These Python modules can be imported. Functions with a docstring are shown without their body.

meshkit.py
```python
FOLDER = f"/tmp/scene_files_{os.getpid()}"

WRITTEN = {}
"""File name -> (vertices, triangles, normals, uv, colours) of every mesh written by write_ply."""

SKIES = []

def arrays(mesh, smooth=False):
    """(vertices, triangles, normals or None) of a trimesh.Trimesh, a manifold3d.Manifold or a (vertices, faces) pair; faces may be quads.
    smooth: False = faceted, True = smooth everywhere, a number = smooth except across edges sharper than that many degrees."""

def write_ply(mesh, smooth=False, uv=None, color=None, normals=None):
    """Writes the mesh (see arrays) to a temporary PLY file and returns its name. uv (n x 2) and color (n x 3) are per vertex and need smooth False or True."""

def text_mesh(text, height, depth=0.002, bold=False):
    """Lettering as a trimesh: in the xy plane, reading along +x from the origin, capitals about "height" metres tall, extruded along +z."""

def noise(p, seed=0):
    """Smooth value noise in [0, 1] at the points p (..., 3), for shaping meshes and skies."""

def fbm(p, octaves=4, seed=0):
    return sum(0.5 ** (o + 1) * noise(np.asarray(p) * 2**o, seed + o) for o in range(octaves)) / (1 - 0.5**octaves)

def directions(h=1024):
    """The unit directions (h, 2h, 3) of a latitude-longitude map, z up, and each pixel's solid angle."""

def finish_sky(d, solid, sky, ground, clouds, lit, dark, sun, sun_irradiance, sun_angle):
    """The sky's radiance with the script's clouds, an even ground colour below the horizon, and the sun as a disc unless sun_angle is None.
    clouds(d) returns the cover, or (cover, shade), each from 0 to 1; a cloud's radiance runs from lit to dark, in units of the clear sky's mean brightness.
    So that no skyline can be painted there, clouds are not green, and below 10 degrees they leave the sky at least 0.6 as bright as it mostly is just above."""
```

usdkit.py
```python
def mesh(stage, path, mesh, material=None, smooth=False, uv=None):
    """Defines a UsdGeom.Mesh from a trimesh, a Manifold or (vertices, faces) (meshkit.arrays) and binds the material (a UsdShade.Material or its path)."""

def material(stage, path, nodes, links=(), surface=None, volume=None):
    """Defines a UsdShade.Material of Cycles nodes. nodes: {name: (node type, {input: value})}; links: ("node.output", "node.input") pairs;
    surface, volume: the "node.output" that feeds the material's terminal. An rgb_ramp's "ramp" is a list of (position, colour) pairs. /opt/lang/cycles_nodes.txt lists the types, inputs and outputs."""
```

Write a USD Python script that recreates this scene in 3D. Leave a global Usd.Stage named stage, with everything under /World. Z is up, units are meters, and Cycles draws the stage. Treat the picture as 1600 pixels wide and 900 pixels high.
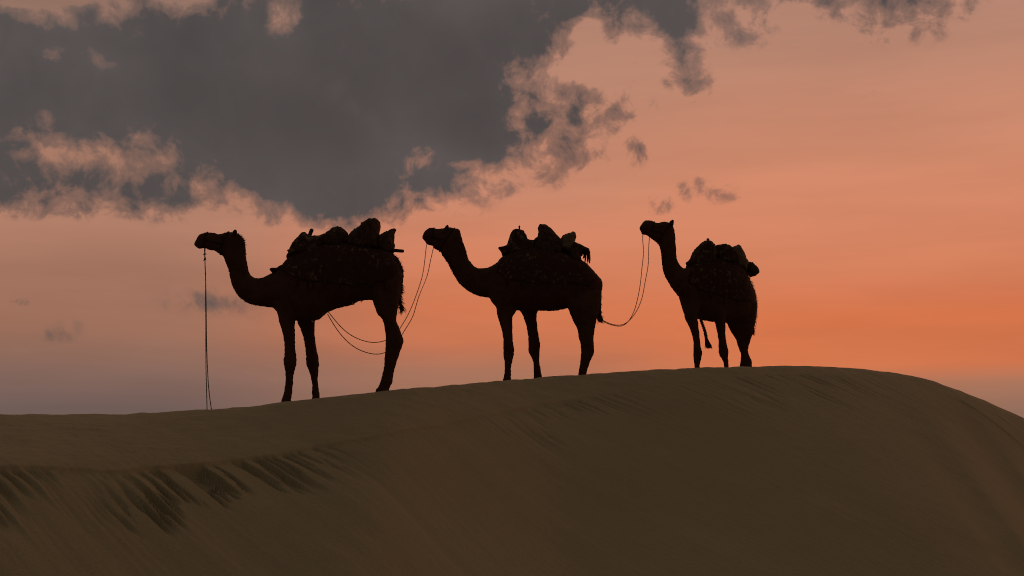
import math
import numpy as np
import trimesh
import usdkit
import meshkit
from scipy.interpolate import PchipInterpolator, CubicSpline, interp1d
from scipy.ndimage import gaussian_filter, gaussian_filter1d, distance_transform_edt
from scipy.spatial import cKDTree
from pxr import Usd, UsdGeom, UsdLux, UsdShade, Gf, Sdf

stage = Usd.Stage.CreateInMemory()
UsdGeom.SetStageUpAxis(stage, "Z")
UsdGeom.Xform.Define(stage, "/World")
UsdGeom.Scope.Define(stage, "/World/Looks")

# ------------------------------------------------------------------ camera, sky, sun
EYE = np.array([0.0, 0.0, 1.6])
FPX = 2200.0                      # focal length in photo pixels (1600 wide)
PITCH = math.radians(9.0)
cam = UsdGeom.Camera.Define(stage, "/World/camera")
cam.CreateHorizontalApertureAttr(36.0)
cam.CreateVerticalApertureAttr(20.25)
cam.CreateFocalLengthAttr(36.0 * FPX / 1600.0)
cam.CreateClippingRangeAttr(Gf.Vec2f(0.1, 60000.0))
cam.CreateExposureAttr(0.0)
cx = UsdGeom.Xformable(cam)
cx.AddTranslateOp().Set(Gf.Vec3d(*EYE))
cx.AddRotateXOp().Set(90.0 + math.degrees(PITCH))

SUN_AZ, SUN_EL = math.radians(12.0), math.radians(1.2)
SKY_STRENGTH = 0.06


def lin(c, k=1.0):
    c = np.asarray(c, float) / 255.0
    return np.where(c <= 0.04045, c / 12.92, ((c + 0.055) / 1.055) ** 2.4) * k


def direction(px, py):
    """azimuth and elevation in degrees of a direction in the place"""
    a, b = (px - 800.0) / FPX, (450.0 - py) / FPX
    d = np.array([a, math.cos(PITCH) - b * math.sin(PITCH), math.sin(PITCH) + b * math.cos(PITCH)])
    d /= np.linalg.norm(d)
    return math.degrees(math.atan2(d[0], d[1])), math.degrees(math.asin(d[2]))


class Graph:
    def __init__(self):
        self.nodes, self.links, self.n = {}, [], 0

    def node(self, kind, out, **inputs):
        self.n += 1
        name, plain = f"n{self.n}", {}
        for k, v in inputs.items():
            if isinstance(v, tuple) and len(v) == 2 and v[0] == "@":
                self.links.append((v[1], f"{name}.{k}"))
            else:
                plain[k] = v
        self.nodes[name] = (kind, plain)
        return ("@", f"{name}.{out}")

    def m(self, op, a, b=0.0, c=0.0, clamp=False):
        kw = {"math_type": op, "value1": a, "value2": b, "value3": c}
        if clamp:
            kw["use_clamp"] = True
        return self.node("math", "value", **kw)

    def ss(self, v, lo, hi, a=0.0, b=1.0, kind="smoothstep"):
        return self.node("map_range", "result", range_type=kind, value=v, from_min=lo, from_max=hi, to_min=a, to_max=b, clamp=True)

    def mix(self, fac, a, b, kind="mix"):
        return self.node("mix_color", "result", blend_type=kind, fac=fac, a=a, b=b)


g = Graph()
K = 1.0 / SKY_STRENGTH
dvec = g.node("texture_coordinate", "generated")
sep = g.node("separate_xyz", "x", vector=dvec)
sx, sy, sz = (("@", sep[1][:-1] + c) for c in "xyz")
DEG = 180.0 / math.pi
az = g.m("multiply", g.m("arctan2", sx, sy), DEG)
el = g.m("multiply", g.m("arcsine", sz), DEG)
# slow and quick warps so that no cloud keeps the outline of a lobe
w1 = g.node("noise_texture", "color", vector=dvec, scale=13.0, detail=7.0, roughness=0.62)
w1s = g.node("separate_xyz", "x", vector=w1)
wx, wy, wz = (("@", w1s[1][:-1] + c) for c in "xyz")
azw = g.m("add", az, g.m("multiply", g.m("subtract", wx, 0.5), 3.0))
elw = g.m("add", el, g.m("multiply", g.m("subtract", wy, 0.5), 2.4))
aw = g.node("combine_xyz", "vector", x=azw, y=elw, z=0.0)


def ramp_el(stops):
    pts = []
    for e, c in stops:
        pts.append((min(max(e / 60.0, 0), 1), tuple(lin(c))))
    return g.node("rgb_ramp", "color", ramp=pts, fac=g.m("divide", el, 60.0))


left = ramp_el([(0, (96, 84, 82)), (3.9, (112, 93, 89)), (5.2, (132, 102, 92)), (7, (158, 112, 92)), (9.2, (162, 115, 95)),
                (11, (180, 128, 106)), (13, (172, 124, 103)), (16, (160, 118, 100)), (22, (140, 112, 100)), (60, (80, 74, 78))])
mid = ramp_el([(0, (120, 92, 82)), (4.2, (156, 111, 92)), (5.6, (166, 113, 91)), (6.8, (200, 116, 82)), (8.2, (211, 120, 82)), (10.5, (213, 131, 98)),
               (13, (201, 136, 109)), (17, (186, 134, 112)), (22, (170, 126, 108)), (60, (84, 78, 82))])
right = ramp_el([(0, (120, 92, 82)), (3.8, (140, 106, 92)), (4.9, (166, 113, 91)), (5.7, (207, 115, 77)), (7.6, (213, 115, 75)), (9.6, (212, 128, 94)),
                 (12.8, (212, 137, 106)), (16, (198, 136, 110)), (18.5, (184, 133, 112)), (24, (170, 128, 112)), (60, (84, 78, 82))])
front = g.mix(g.ss(az, -14.5, -2.0), left, mid)
front = g.mix(g.ss(az, -1.0, 11.0), front, right)
away = g.m("absolute", g.m("subtract", az, 8.0))
dusk = ramp_el([(0, (66, 60, 62)), (8, (70, 64, 68)), (30, (66, 66, 74)), (60, (66, 66, 74))])
front = g.mix(g.ss(away, 30.0, 120.0), front, dusk)
sky_tex = g.node("sky_texture", "color", sky_type="single_scattering", sun_disc=False, sun_elevation=SUN_EL, sun_rotation=SUN_AZ,
                 aerosol_density=2.0)
# thin lit veil of high cloud over the clear sky
thin = g.node("noise_texture", "fac", vector=g.node("mapping", "vector", vector=dvec, scale=(1.0, 1.0, 7.0)), scale=5.0, detail=5.0, roughness=0.55)
veil = g.node("mix_color", "result", blend_type="mix", fac=0.965, a=sky_tex,
              b=g.node("vector_math", "vector", math_type="scale", vector1=front, scale=K), use_clamp=False)
bright = g.ss(thin, 0.3, 0.7, 0.955, 1.05)
veil = g.node("vector_math", "vector", math_type="scale", vector1=veil, scale=bright)

# cloud masses: (px, py, half width, half height, tilt in degrees, amount) given where they stand in the photo
LOBES = [
    # the big dark bank
    (120, 105, 330, 110, 0, 1.5), (420, 130, 330, 130, 0, 1.5), (610, 110, 200, 150, 0, 1.8), (735, 90, 70, 170, 5, 1.2),
    (400, 222, 170, 66, 14, 1.3), (500, 265, 110, 66, 12, 1.3), (545, 306, 60, 26, 0, 1.0), (690, 195, 110, 60, 5, 1.2),
    (20, 210, 130, 70, 0, 1.0), (20, 290, 230, 34, 0, 1.3), (235, 284, 80, 30, 0, 1.1),
    # broken edge on the right
    (950, -16, 150, 66, 0, 1.8), (1050, 36, 46, 50, 0, 0.95), (1062, 105, 32, 44, -35, 0.62), (1085, 142, 18, 14, 0, 0.35),
    (860, 232, 84, 40, 5, 0.76), (925, 195, 50, 40, 0, 0.52), (880, 150, 54, 36, -10, 0.42), (985, 160, 28, 28, 0, 0.38), (988, 108, 18, 20, 0, 0.36),
    (838, 50, 34, 60, 0, 0.6), (1145, 40, 66, 36, 8, 0.40), (1165, 15, 26, 20, 0, 0.3), (1395, -20, 110, 58, 0, 1.6), (1240, -14, 70, 20, 0, 0.45),
    # scraps
    (1107, 288, 14, 17, 0, 0.48), (1142, 304, 26, 14, -25, 0.50), (1038, 314, 15, 11, 20, 0.40), (1078, 298, 12, 11, 0, 0.30), (990, 235, 14, 26, -30, 0.6), (662, 294, 44, 24, -15, 0.65),
    (325, 472, 70, 20, 0, 0.19), (100, 516, 40, 18, 8, 0.17), (-2, 463, 28, 15, 0, 0.5), (1375, 153, 30, 9, 0, 0.16), (575, 330, 60, 14, 0, 0.35), (210, 480, 200, 30, 0, 0.06),
    # gaps where the lit sky shows through
    (165, 264, 62, 36, 15, -1.25), (80, 235, 60, 22, 0, -0.5), (80, 198, 34, 20, 0, -0.7), (235, 190, 38, 44, 0, -0.95), (268, 225, 36, 26, 35, -0.7), (90, 10, 140, 32, -6, -1.5), (280, 16, 46, 26, 0, -1.0),
    (448, 28, 24, 38, 0, -1.7), (520, 136, 20, 14, -30, -1.6), (550, 162, 12, 10, 0, -1.3), (150, 100, 26, 14, 20, -0.8), (75, 90, 15, 15, 0, -1.2), (628, 256, 46, 28, 0, -0.6), (690, 256, 50, 14, 0, -0.5),
    (585, 205, 20, 24, 0, -0.9), (870, 112, 76, 22, 0, -0.8), (900, 48, 34, 26, 0, -0.9), (335, 288, 70, 16, 14, -0.6), (905, 172, 16, 14, 0, -0.3), (808, 180, 20, 50, 8, -0.9), (955, 80, 40, 16, 0, -0.4), (800, 262, 40, 16, 0, -0.5),
]
dens = None
for px, py, hw, hh, tilt, amount in LOBES:
    a0, e0 = direction(px, py)
    q = g.node("mapping", "vector", mapping_type="texture", vector=aw, location=(a0, e0, 0), rotation=(0, 0, -math.radians(tilt)),
               scale=(hw / 38.4 * 1.12, hh / 38.4 * 1.12, 1.0))
    ln = g.node("vector_math", "value", math_type="length", vector1=q)
    v = g.ss(ln, 0.1, 1.6, amount, 0.0)
    dens = v if dens is None else g.m("add", dens, v)
# the same overcast goes on above and around
over = g.ss(el, 21.0, 34.0, 0.0, 1.0)
dens = g.m("add", dens, over)
far_bank = g.m("multiply", g.ss(away, 32.0, 60.0), g.ss(el, 9.0, 18.0))
dens = g.m("add", dens, far_bank)
n1 = g.node("noise_texture", "fac", vector=dvec, scale=17.0, detail=3.0, roughness=0.5)
n3 = g.node("noise_texture", "fac", vector=dvec, scale=48.0, detail=9.0, roughness=0.62, distortion=0.3)
n2 = g.node("noise_texture", "fac", vector=dvec, scale=7.0, detail=4.0, roughness=0.5)
gate = g.ss(dens, 0.0, 0.28)
inside = g.ss(dens, 1.6, 3.2, 1.0, 0.5)
rough = g.m("add", g.m("multiply", g.m("subtract", n1, 0.5), 2.0), g.m("multiply", g.m("subtract", n3, 0.5), 4.6))
dens = g.m("add", dens, g.m("multiply", g.m("multiply", gate, inside), rough))
cover = g.m("add", g.ss(dens, 0.02, 0.85, 0.0, 0.58), g.ss(dens, 0.70, 1.70, 0.0, 0.42))
tone = g.mix(g.ss(n2, 0.3, 0.7), tuple(lin((77, 72, 72), K)), tuple(lin((89, 83, 82), K)))
deep = g.ss(dens, 1.4, 4.0, 1.03, 0.90)
tone = g.node("vector_math", "vector", math_type="scale", vector1=tone, scale=deep)
sky_col = g.node("mix_color", "result", blend_type="mix", fac=g.m("multiply", cover, 0.985), a=veil, b=tone, use_clamp=False)
bg = g.node("background_shader", "background", color=sky_col, strength=SKY_STRENGTH)
sky_mat = usdkit.material(stage, "/World/Looks/sky", g.nodes, g.links, surface=bg[1])
dome = UsdLux.DomeLight.Define(stage, "/World/sky")
dome.CreateIntensityAttr(1.0)
UsdShade.MaterialBindingAPI.Apply(dome.GetPrim()).Bind(sky_mat)
dome.GetPrim().SetCustomDataByKey("kind", "structure")

sun = UsdLux.DistantLight.Define(stage, "/World/sun")
sun.CreateIntensityAttr(0.05)
sun.CreateAngleAttr(0.5)
sun.CreateNormalizeAttr(True)
sun.CreateColorAttr(Gf.Vec3f(1.0, 0.55, 0.3))
UsdGeom.Xformable(sun).AddRotateZOp().Set(-math.degrees(SUN_AZ))
UsdGeom.Xformable(sun).AddRotateXOp().Set(-(90.0 - math.degrees(SUN_EL)))


# ------------------------------------------------------------------ helpers
def at(px, py, Y):
    """point at depth Y seen at a photo pixel"""
    a, b = (np.asarray(px, float) - 800.0) / FPX, (450.0 - np.asarray(py, float)) / FPX
    dy, dz = math.cos(PITCH) - b * math.sin(PITCH), math.sin(PITCH) + b * math.cos(PITCH)
    k = Y / dy
    return np.stack(np.broadcast_arrays(a * k, Y * np.ones_like(a), EYE[2] + dz * k), -1)


def numbered(path):
    if not stage.GetPrimAtPath(path):
        return path
    k = 1
    while stage.GetPrimAtPath(f"{path}_{k:03d}"):
        k += 1
    return f"{path}_{k:03d}"


def tag(prim, label=None, category=None, group=None, kind=None):
    for k, v in (("label", label), ("category", category), ("group", group), ("kind", kind)):
        if v:
            prim.SetCustomDataByKey(k, v)


class Thing:
    def __init__(self, name, base, label, category, group=None):
        self.base = np.asarray(base, float)
        self.path = numbered("/World/" + name)
        x = UsdGeom.Xform.Define(stage, self.path)
        x.AddTranslateOp().Set(Gf.Vec3d(*map(float, self.base)))
        tag(x.GetPrim(), label, category, group)

    def part(self, name, mesh, mat, parent=None, smooth=True, label=None, kind=None):
        v, f = (mesh.vertices, mesh.faces) if isinstance(mesh, trimesh.Trimesh) else mesh
        path = numbered((parent or self.path) + "/" + name)
        m = usdkit.mesh(stage, path, (np.asarray(v) - self.base, f), mat, smooth=smooth)
        tag(m.GetPrim(), label, None, None, kind)
        return path


def tube(points, radius, sides=8, closed=False):
    p = np.asarray(points, float)
    n = len(p)
    r = np.broadcast_to(np.asarray(radius, float), (n,))
    t = np.roll(p, -1, 0) - np.roll(p, 1, 0) if closed else np.gradient(p, axis=0)
    t /= np.maximum(np.linalg.norm(t, axis=1, keepdims=True), 1e-9)
    ref = np.array([0.0, 1.0, 0.0]) if np.abs(t[:, 1]).max() < 0.95 else np.array([0.3, 0.5, 0.8])
    u = np.cross(t, ref)
    u /= np.maximum(np.linalg.norm(u, axis=1, keepdims=True), 1e-9)
    w = np.cross(t, u)
    a = np.arange(sides) / sides * 2 * np.pi
    v = (p[:, None] + r[:, None, None] * (np.cos(a)[None, :, None] * u[:, None] + np.sin(a)[None, :, None] * w[:, None])).reshape(-1, 3)
    f = []
    for i in range(n if closed else n - 1):
        j = (i + 1) % n
        for k in range(sides):
            l = (k + 1) % sides
            f += [[i * sides + k, i * sides + l, j * sides + l], [i * sides + k, j * sides + l, j * sides + k]]
    if not closed:
        v = np.vstack([v, p[:1], p[-1:]])
        for k in range(sides):
            l = (k + 1) % sides
            f += [[n * sides, l, k], [n * sides + 1, (n - 1) * sides + k, (n - 1) * sides + l]]
    return v, np.array(f)


def join(meshes):
    vs, fs, n = [], [], 0
    for v, f in meshes:
        vs.append(v), fs.append(np.asarray(f) + n)
        n += len(v)
    return np.vstack(vs), np.vstack(fs)


def curve(points, n=60):
    p = np.asarray(points, float)
    t = np.r_[0, np.cumsum(np.linalg.norm(np.diff(p, axis=0), axis=1))]
    return CubicSpline(t, p)(np.linspace(0, t[-1], n)) if len(p) > 2 else p[0] + (p[1] - p[0]) * np.linspace(0, 1, n)[:, None]


def rope_mesh(points, radius, seed=0, n=None):
    """a laid rope: two strands twisted round each other"""
    p = np.asarray(points, float)
    L = np.r_[0, np.cumsum(np.linalg.norm(np.diff(p, axis=0), axis=1))]
    n = n or int(L[-1] / 0.02) + 8
    s = np.linspace(0, L[-1], n)
    q = np.stack([np.interp(s, L, p[:, k]) for k in range(3)], -1)
    q = gaussian_filter1d(q, 2, axis=0, mode="nearest")
    q = q + 0.004 * np.stack([meshkit.noise(np.stack([s * 3, s * 0 + seed, s * 0 + k], -1), 7 + k) - 0.5 for k in range(3)], -1)
    t = np.gradient(q, axis=0)
    t /= np.maximum(np.linalg.norm(t, axis=1, keepdims=True), 1e-9)
    u = np.cross(t, [0, 1, 0.01])
    u /= np.maximum(np.linalg.norm(u, axis=1, keepdims=True), 1e-9)
    w = np.cross(t, u)
    out = []
    for k in range(2):
        a = s / 0.05 * 2 * np.pi + k * np.pi
        out.append(tube(q + 0.45 * radius * (np.cos(a)[:, None] * u + np.sin(a)[:, None] * w), radius * 0.66, 6))
    return join(out)


def surface_nets(f, origin, h):
    """one smooth closed surface where the field f changes sign"""
    s = f > 0
    nx, ny, nz = f.shape
    c = [s[i:nx - 1 + i, j:ny - 1 + j, k:nz - 1 + k] for i in (0, 1) for j in (0, 1) for k in (0, 1)]
    tot = sum(x.astype(np.int8) for x in c)
    cells = np.argwhere((tot > 0) & (tot < 8))
    index = -np.ones((nx - 1, ny - 1, nz - 1), np.int64)
    index[tuple(cells.T)] = np.arange(len(cells))
    acc, cnt = np.zeros((len(cells), 3)), np.zeros(len(cells))
    corners = np.array([(i, j, k) for i in (0, 1) for j in (0, 1) for k in (0, 1)])
    val = np.stack([f[tuple((cells + o).T)] for o in corners], 1)
    for a in range(8):
        for b in range(a + 1, 8):
            d = corners[b] - corners[a]
            if np.abs(d).sum() != 1:
                continue
            va, vb = val[:, a], val[:, b]
            m = (va > 0) != (vb > 0)
            t = np.where(m, va / np.where(m, va - vb, 1), 0)
            acc += np.where(m[:, None], corners[a] + t[:, None] * d, 0)
            cnt += m
    v = origin + h * (cells + acc / cnt[:, None])
    faces = []
    for ax in range(3):
        sh = [slice(None)] * 3
        sl0, sl1 = list(sh), list(sh)
        sl0[ax], sl1[ax] = slice(0, -1), slice(1, None)
        a, b = s[tuple(sl0)], s[tuple(sl1)]
        o1, o2 = [(1, 2), (2, 0), (0, 1)][ax]
        e = np.argwhere(a != b)
        ok = (e[:, o1] > 0) & (e[:, o2] > 0) & (e[:, o1] < f.shape[o1] - 1) & (e[:, o2] < f.shape[o2] - 1)
        e = e[ok]
        up = a[tuple(e.T)]
        q = []
        for da, db in ((-1, -1), (0, -1), (0, 0), (-1, 0)):
            k = e.copy()
            k[:, o1] += da
            k[:, o2] += db
            q.append(index[tuple(k.T)])
        q = np.stack(q, 1)
        q[~up] = q[~up][:, ::-1]
        faces.append(q)
    q = np.vstack(faces)
    return v, np.vstack([q[:, [0, 1, 2]], q[:, [0, 2, 3]]])


class Field:
    """a solid grown from upright slabs: every loft gives a half thickness and a depth for each point of the side view"""

    def __init__(self, x0, x1, y0, y1, z0, z1, h):
        self.o, self.h = np.array([x0, y0, z0]), h
        self.n = tuple(int((b - a) / h) + 1 for a, b in ((x0, x1), (y0, y1), (z0, z1)))
        self.X = x0 + h * np.arange(self.n[0])
        self.Y = y0 + h * np.arange(self.n[1])
        self.Z = z0 + h * np.arange(self.n[2])
        self.f = np.full(self.n, -0.2, np.float32)

    def sheet(self, pts, T, Y):
        """half thickness and depth maps over the side view from scattered samples"""
        gx, gz = np.meshgrid(self.X, self.Z, indexing="ij")
        q = np.stack([gx, gz], -1).reshape(-1, 2)
        lo, hi = pts.min(0) - 0.1, pts.max(0) + 0.1
        box = np.all((q > lo) & (q < hi), 1)
        d, i = cKDTree(pts).query(q[box], distance_upper_bound=0.1)
        hit = np.isfinite(d)
        t, y = np.full(len(q), -0.2), np.zeros(len(q))
        ids = np.nonzero(box)[0][hit]
        inside = d[hit] < 0.6 * self.h
        t[ids] = np.where(inside, T[i[hit]], -d[hit])
        y[ids] = Y[i[hit]]
        return t.reshape(gx.shape), y.reshape(gx.shape)

    def add(self, t, y, k=0.03):
        band = np.argwhere(t > -0.15)
        (a0, b0), (a1, b1) = band.min(0), band.max(0) + 1
        new = (t[a0:a1, None, b0:b1] - np.abs(self.Y[None, :, None] - y[a0:a1, None, b0:b1])).astype(np.float32)
        new = np.maximum(new, -0.2)
        old = self.f[a0:a1, :, b0:b1]
        hh = np.clip(0.5 + 0.5 * (new - old) / k, 0, 1)
        self.f[a0:a1, :, b0:b1] = old * (1 - hh) + new * hh + k * hh * (1 - hh)

    def mesh(self, sigma=1.0):
        f = gaussian_filter(np.clip(self.f, -4 * self.h, 4 * self.h), sigma) + 0.4 * self.h
        f[[0, -1]] = f[:, [0, -1]] = f[:, :, [0, -1]] = -1
        return surface_nets(f, self.o, self.h)


def loft(P, Q, w, y, n=2.2, nt=260, ns=121):
    """dense samples of a loft: P and Q are the two edges (n x 3 points), w half widths, y depth of each section"""
    P, Q, w, y = (np.asarray(a, float) for a in (P, Q, w, y))
    t = np.r_[0, np.cumsum(np.maximum(np.linalg.norm(np.diff((P + Q) / 2, axis=0), axis=1), 1e-3))]
    tt = np.linspace(0, t[-1], nt)
    I = lambda a: PchipInterpolator(t, a)(tt)
    p, q, ww, yy = I(P), I(Q), I(w), I(y)
    s = np.linspace(-1, 1, ns)
    c = (1 - s[None, :, None]) / 2 * p[:, None] + (1 + s[None, :, None]) / 2 * q[:, None]
    T = ww[:, None] * np.maximum(1 - np.abs(s[None]) ** n, 0) ** (1 / n)
    return c[..., [0, 2]].reshape(-1, 2), T.ravel(), np.repeat(yy, ns), (p, q, ww, yy)


# ------------------------------------------------------------------ materials
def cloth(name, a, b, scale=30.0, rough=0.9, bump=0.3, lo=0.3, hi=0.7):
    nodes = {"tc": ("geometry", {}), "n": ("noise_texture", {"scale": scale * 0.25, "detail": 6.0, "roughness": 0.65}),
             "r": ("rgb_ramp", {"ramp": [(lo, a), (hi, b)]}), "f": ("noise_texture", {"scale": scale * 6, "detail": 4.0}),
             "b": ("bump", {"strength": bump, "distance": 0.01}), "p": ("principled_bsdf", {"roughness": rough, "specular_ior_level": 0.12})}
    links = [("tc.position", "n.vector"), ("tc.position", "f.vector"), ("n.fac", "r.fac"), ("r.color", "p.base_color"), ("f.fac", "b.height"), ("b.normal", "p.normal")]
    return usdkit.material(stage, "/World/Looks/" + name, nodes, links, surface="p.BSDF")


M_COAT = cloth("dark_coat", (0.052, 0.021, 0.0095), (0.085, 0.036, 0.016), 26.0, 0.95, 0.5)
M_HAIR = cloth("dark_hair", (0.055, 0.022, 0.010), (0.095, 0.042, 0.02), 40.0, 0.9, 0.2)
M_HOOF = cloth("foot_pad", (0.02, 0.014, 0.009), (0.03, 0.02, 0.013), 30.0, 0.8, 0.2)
M_EYE = usdkit.material(stage, "/World/Looks/eye", {"p": ("principled_bsdf", {"base_color": (0.005, 0.004, 0.003), "roughness": 0.15})}, [], surface="p.BSDF")
M_BLANKET = cloth("blanket_cloth", (0.045, 0.018, 0.008), (0.17, 0.115, 0.065), 60.0, 0.95, 0.5, 0.56, 0.70)
M_QUILT = cloth("quilt_cloth", (0.05, 0.021, 0.010), (0.17, 0.115, 0.062), 55.0, 0.95, 0.6, 0.52, 0.66)
M_SACK = cloth("sack_cloth", (0.05, 0.022, 0.010), (0.115, 0.068, 0.037), 70.0, 0.95, 0.6, 0.45, 0.68)
M_TAN = cloth("tan_cloth", (0.10, 0.068, 0.036), (0.17, 0.125, 0.07), 60.0, 0.95, 0.5)
M_WOOD = cloth("dark_wood", (0.02, 0.012, 0.008), (0.05, 0.032, 0.02), 40.0, 0.6, 0.3)
M_LEATHER = cloth("worn_leather", (0.014, 0.009, 0.006), (0.03, 0.018, 0.011), 40.0, 0.6, 0.3)
M_ROPE = cloth("rope_fibre", (0.05, 0.042, 0.034), (0.09, 0.075, 0.06), 80.0, 0.9, 0.3)

# sand: warm brown grain with faint drifts of darker, heavier grains and small wind ripples
sand_nodes = {
    "geo": ("geometry", {}),
    "big": ("noise_texture", {"scale": 0.35, "detail": 5.0, "roughness": 0.55}),
    "grain": ("noise_texture", {"scale": 260.0, "detail": 3.0, "roughness": 0.7}),
    "mid": ("noise_texture", {"scale": 9.0, "detail": 6.0, "roughness": 0.6}),
    "c1": ("rgb_ramp", {"ramp": [(0.3, (0.345, 0.270, 0.132)), (0.7, (0.385, 0.302, 0.149))]}),
    "c2": ("rgb_ramp", {"ramp": [(0.25, (0.80, 0.79, 0.78)), (0.5, (1.0, 1.0, 1.0)), (0.8, (1.10, 1.10, 1.10))]}),
    "mx": ("mix_color", {"blend_type": "multiply", "fac": 1.0, "use_clamp": False}),
    "speck": ("noise_texture", {"scale": 48.0, "detail": 4.0, "roughness": 0.75}),
    "c3": ("rgb_ramp", {"ramp": [(0.28, (0.62, 0.60, 0.58)), (0.42, (0.96, 0.96, 0.96)), (0.60, (1.03, 1.03, 1.03)), (0.74, (1.3, 1.3, 1.28))]}),
    "mx2": ("mix_color", {"blend_type": "multiply", "fac": 1.0, "use_clamp": False}),
    "map": ("mapping", {"scale": (1.0, 1.0, 1.0), "rotation": (0, 0, 0.75)}),
    "wave": ("wave_texture", {"wave_type": "bands", "bands_direction": "y", "scale": 3.2, "distortion": 5.0, "detail": 3.0, "detail_scale": 1.2}),
    "b0": ("bump", {"strength": 0.05, "distance": 0.02}),
    "b1": ("bump", {"strength": 0.35, "distance": 0.02}),
    "b2": ("bump", {"strength": 0.35, "distance": 0.004}),
    "p": ("principled_bsdf", {"roughness": 0.95, "specular_ior_level": 0.1}),
}
sand_links = [("geo.position", "big.vector"), ("geo.position", "grain.vector"), ("geo.position", "mid.vector"), ("geo.position", "map.vector"), ("map.vector", "wave.vector"),
              ("big.fac", "c1.fac"), ("grain.fac", "c2.fac"), ("c1.color", "mx.a"), ("c2.color", "mx.b"), ("mx.result", "mx2.a"), ("geo.position", "speck.vector"), ("speck.fac", "c3.fac"), ("c3.color", "mx2.b"), ("mx2.result", "p.base_color"),
              ("wave.fac", "b0.height"), ("mid.fac", "b1.height"), ("b0.normal", "b1.normal"), ("grain.fac", "b2.height"), ("b1.normal", "b2.normal"), ("b2.normal", "p.normal")]
M_SAND = usdkit.material(stage, "/World/Looks/dune_sand", sand_nodes, sand_links, surface="p.BSDF")

# ------------------------------------------------------------------ the dune
D1, D2, D3 = 18.0, 21.0, 23.2                     # distances of the three camels
crest_px = np.array([(-900, 640), (-400, 640), (-200, 643), (0, 645), (100, 646), (200, 644.5), (300, 640), (380, 634), (445, 626), (520, 618), (600, 609), (700, 601), (790, 593), (860, 588),
                     (930, 582.5), (1000, 577.5), (1090, 574), (1170, 571.5), (1260, 571), (1340, 574), (1400, 581), (1450, 591), (1500, 607), (1550, 627), (1600, 649), (1700, 700), (1850, 770)], float)
crest_depth = PchipInterpolator([-900, -400, 0, 320, 500, 640, 760, 860, 1060, 1200, 1600, 1850], [14.2, 14.6, 15.6, 16.9, 17.45, 17.85, 19.3, 20.3, 21.3, 22.1, 24.5, 25.5])
C = np.array([at(x, y, crest_depth(x)) for x, y in crest_px])
cYX, cZX = PchipInterpolator(C[:, 0], C[:, 1]), PchipInterpolator(C[:, 0], C[:, 2])
brink_px = np.array([(-1000, 715, 2.4), (-500, 715, 2.6), (-200, 722, 2.7), (0, 722, 2.8), (150, 727, 2.9), (300, 719, 2.8), (450, 700, 2.5), (600, 673, 2.1), (730, 650, 1.75), (870, 622, 1.3), (1000, 602, 0.95), (1100, 588, 0.7), (1190, 580, 0.5),
                     (1300, 580, 0.45), (1400, 590, 0.45), (1500, 616, 0.45), (1600, 659, 0.45), (1800, 745, 0.45)], float)
B = np.array([at(x, y, crest_depth(x) - w) for x, y, w in brink_px])
bYX, bZX = PchipInterpolator(B[:, 0], B[:, 1]), PchipInterpolator(B[:, 0], B[:, 2])
XL, XR = C[0, 0], C[-1, 0]


def clampx(fn, lo, hi):
    return lambda x: fn(np.clip(x, lo, hi))


cYX, cZX, bYX, bZX = clampx(cYX, C[0, 0], C[-1, 0]), clampx(cZX, C[0, 0], C[-1, 0]), clampx(bYX, B[0, 0], B[-1, 0]), clampx(bZX, B[0, 0], B[-1, 0])
GROUND = 0.0


def smoothstep(x, a, b):
    t = np.clip((x - a) / (b - a), 0, 1)
    return t * t * (3 - 2 * t)


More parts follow.
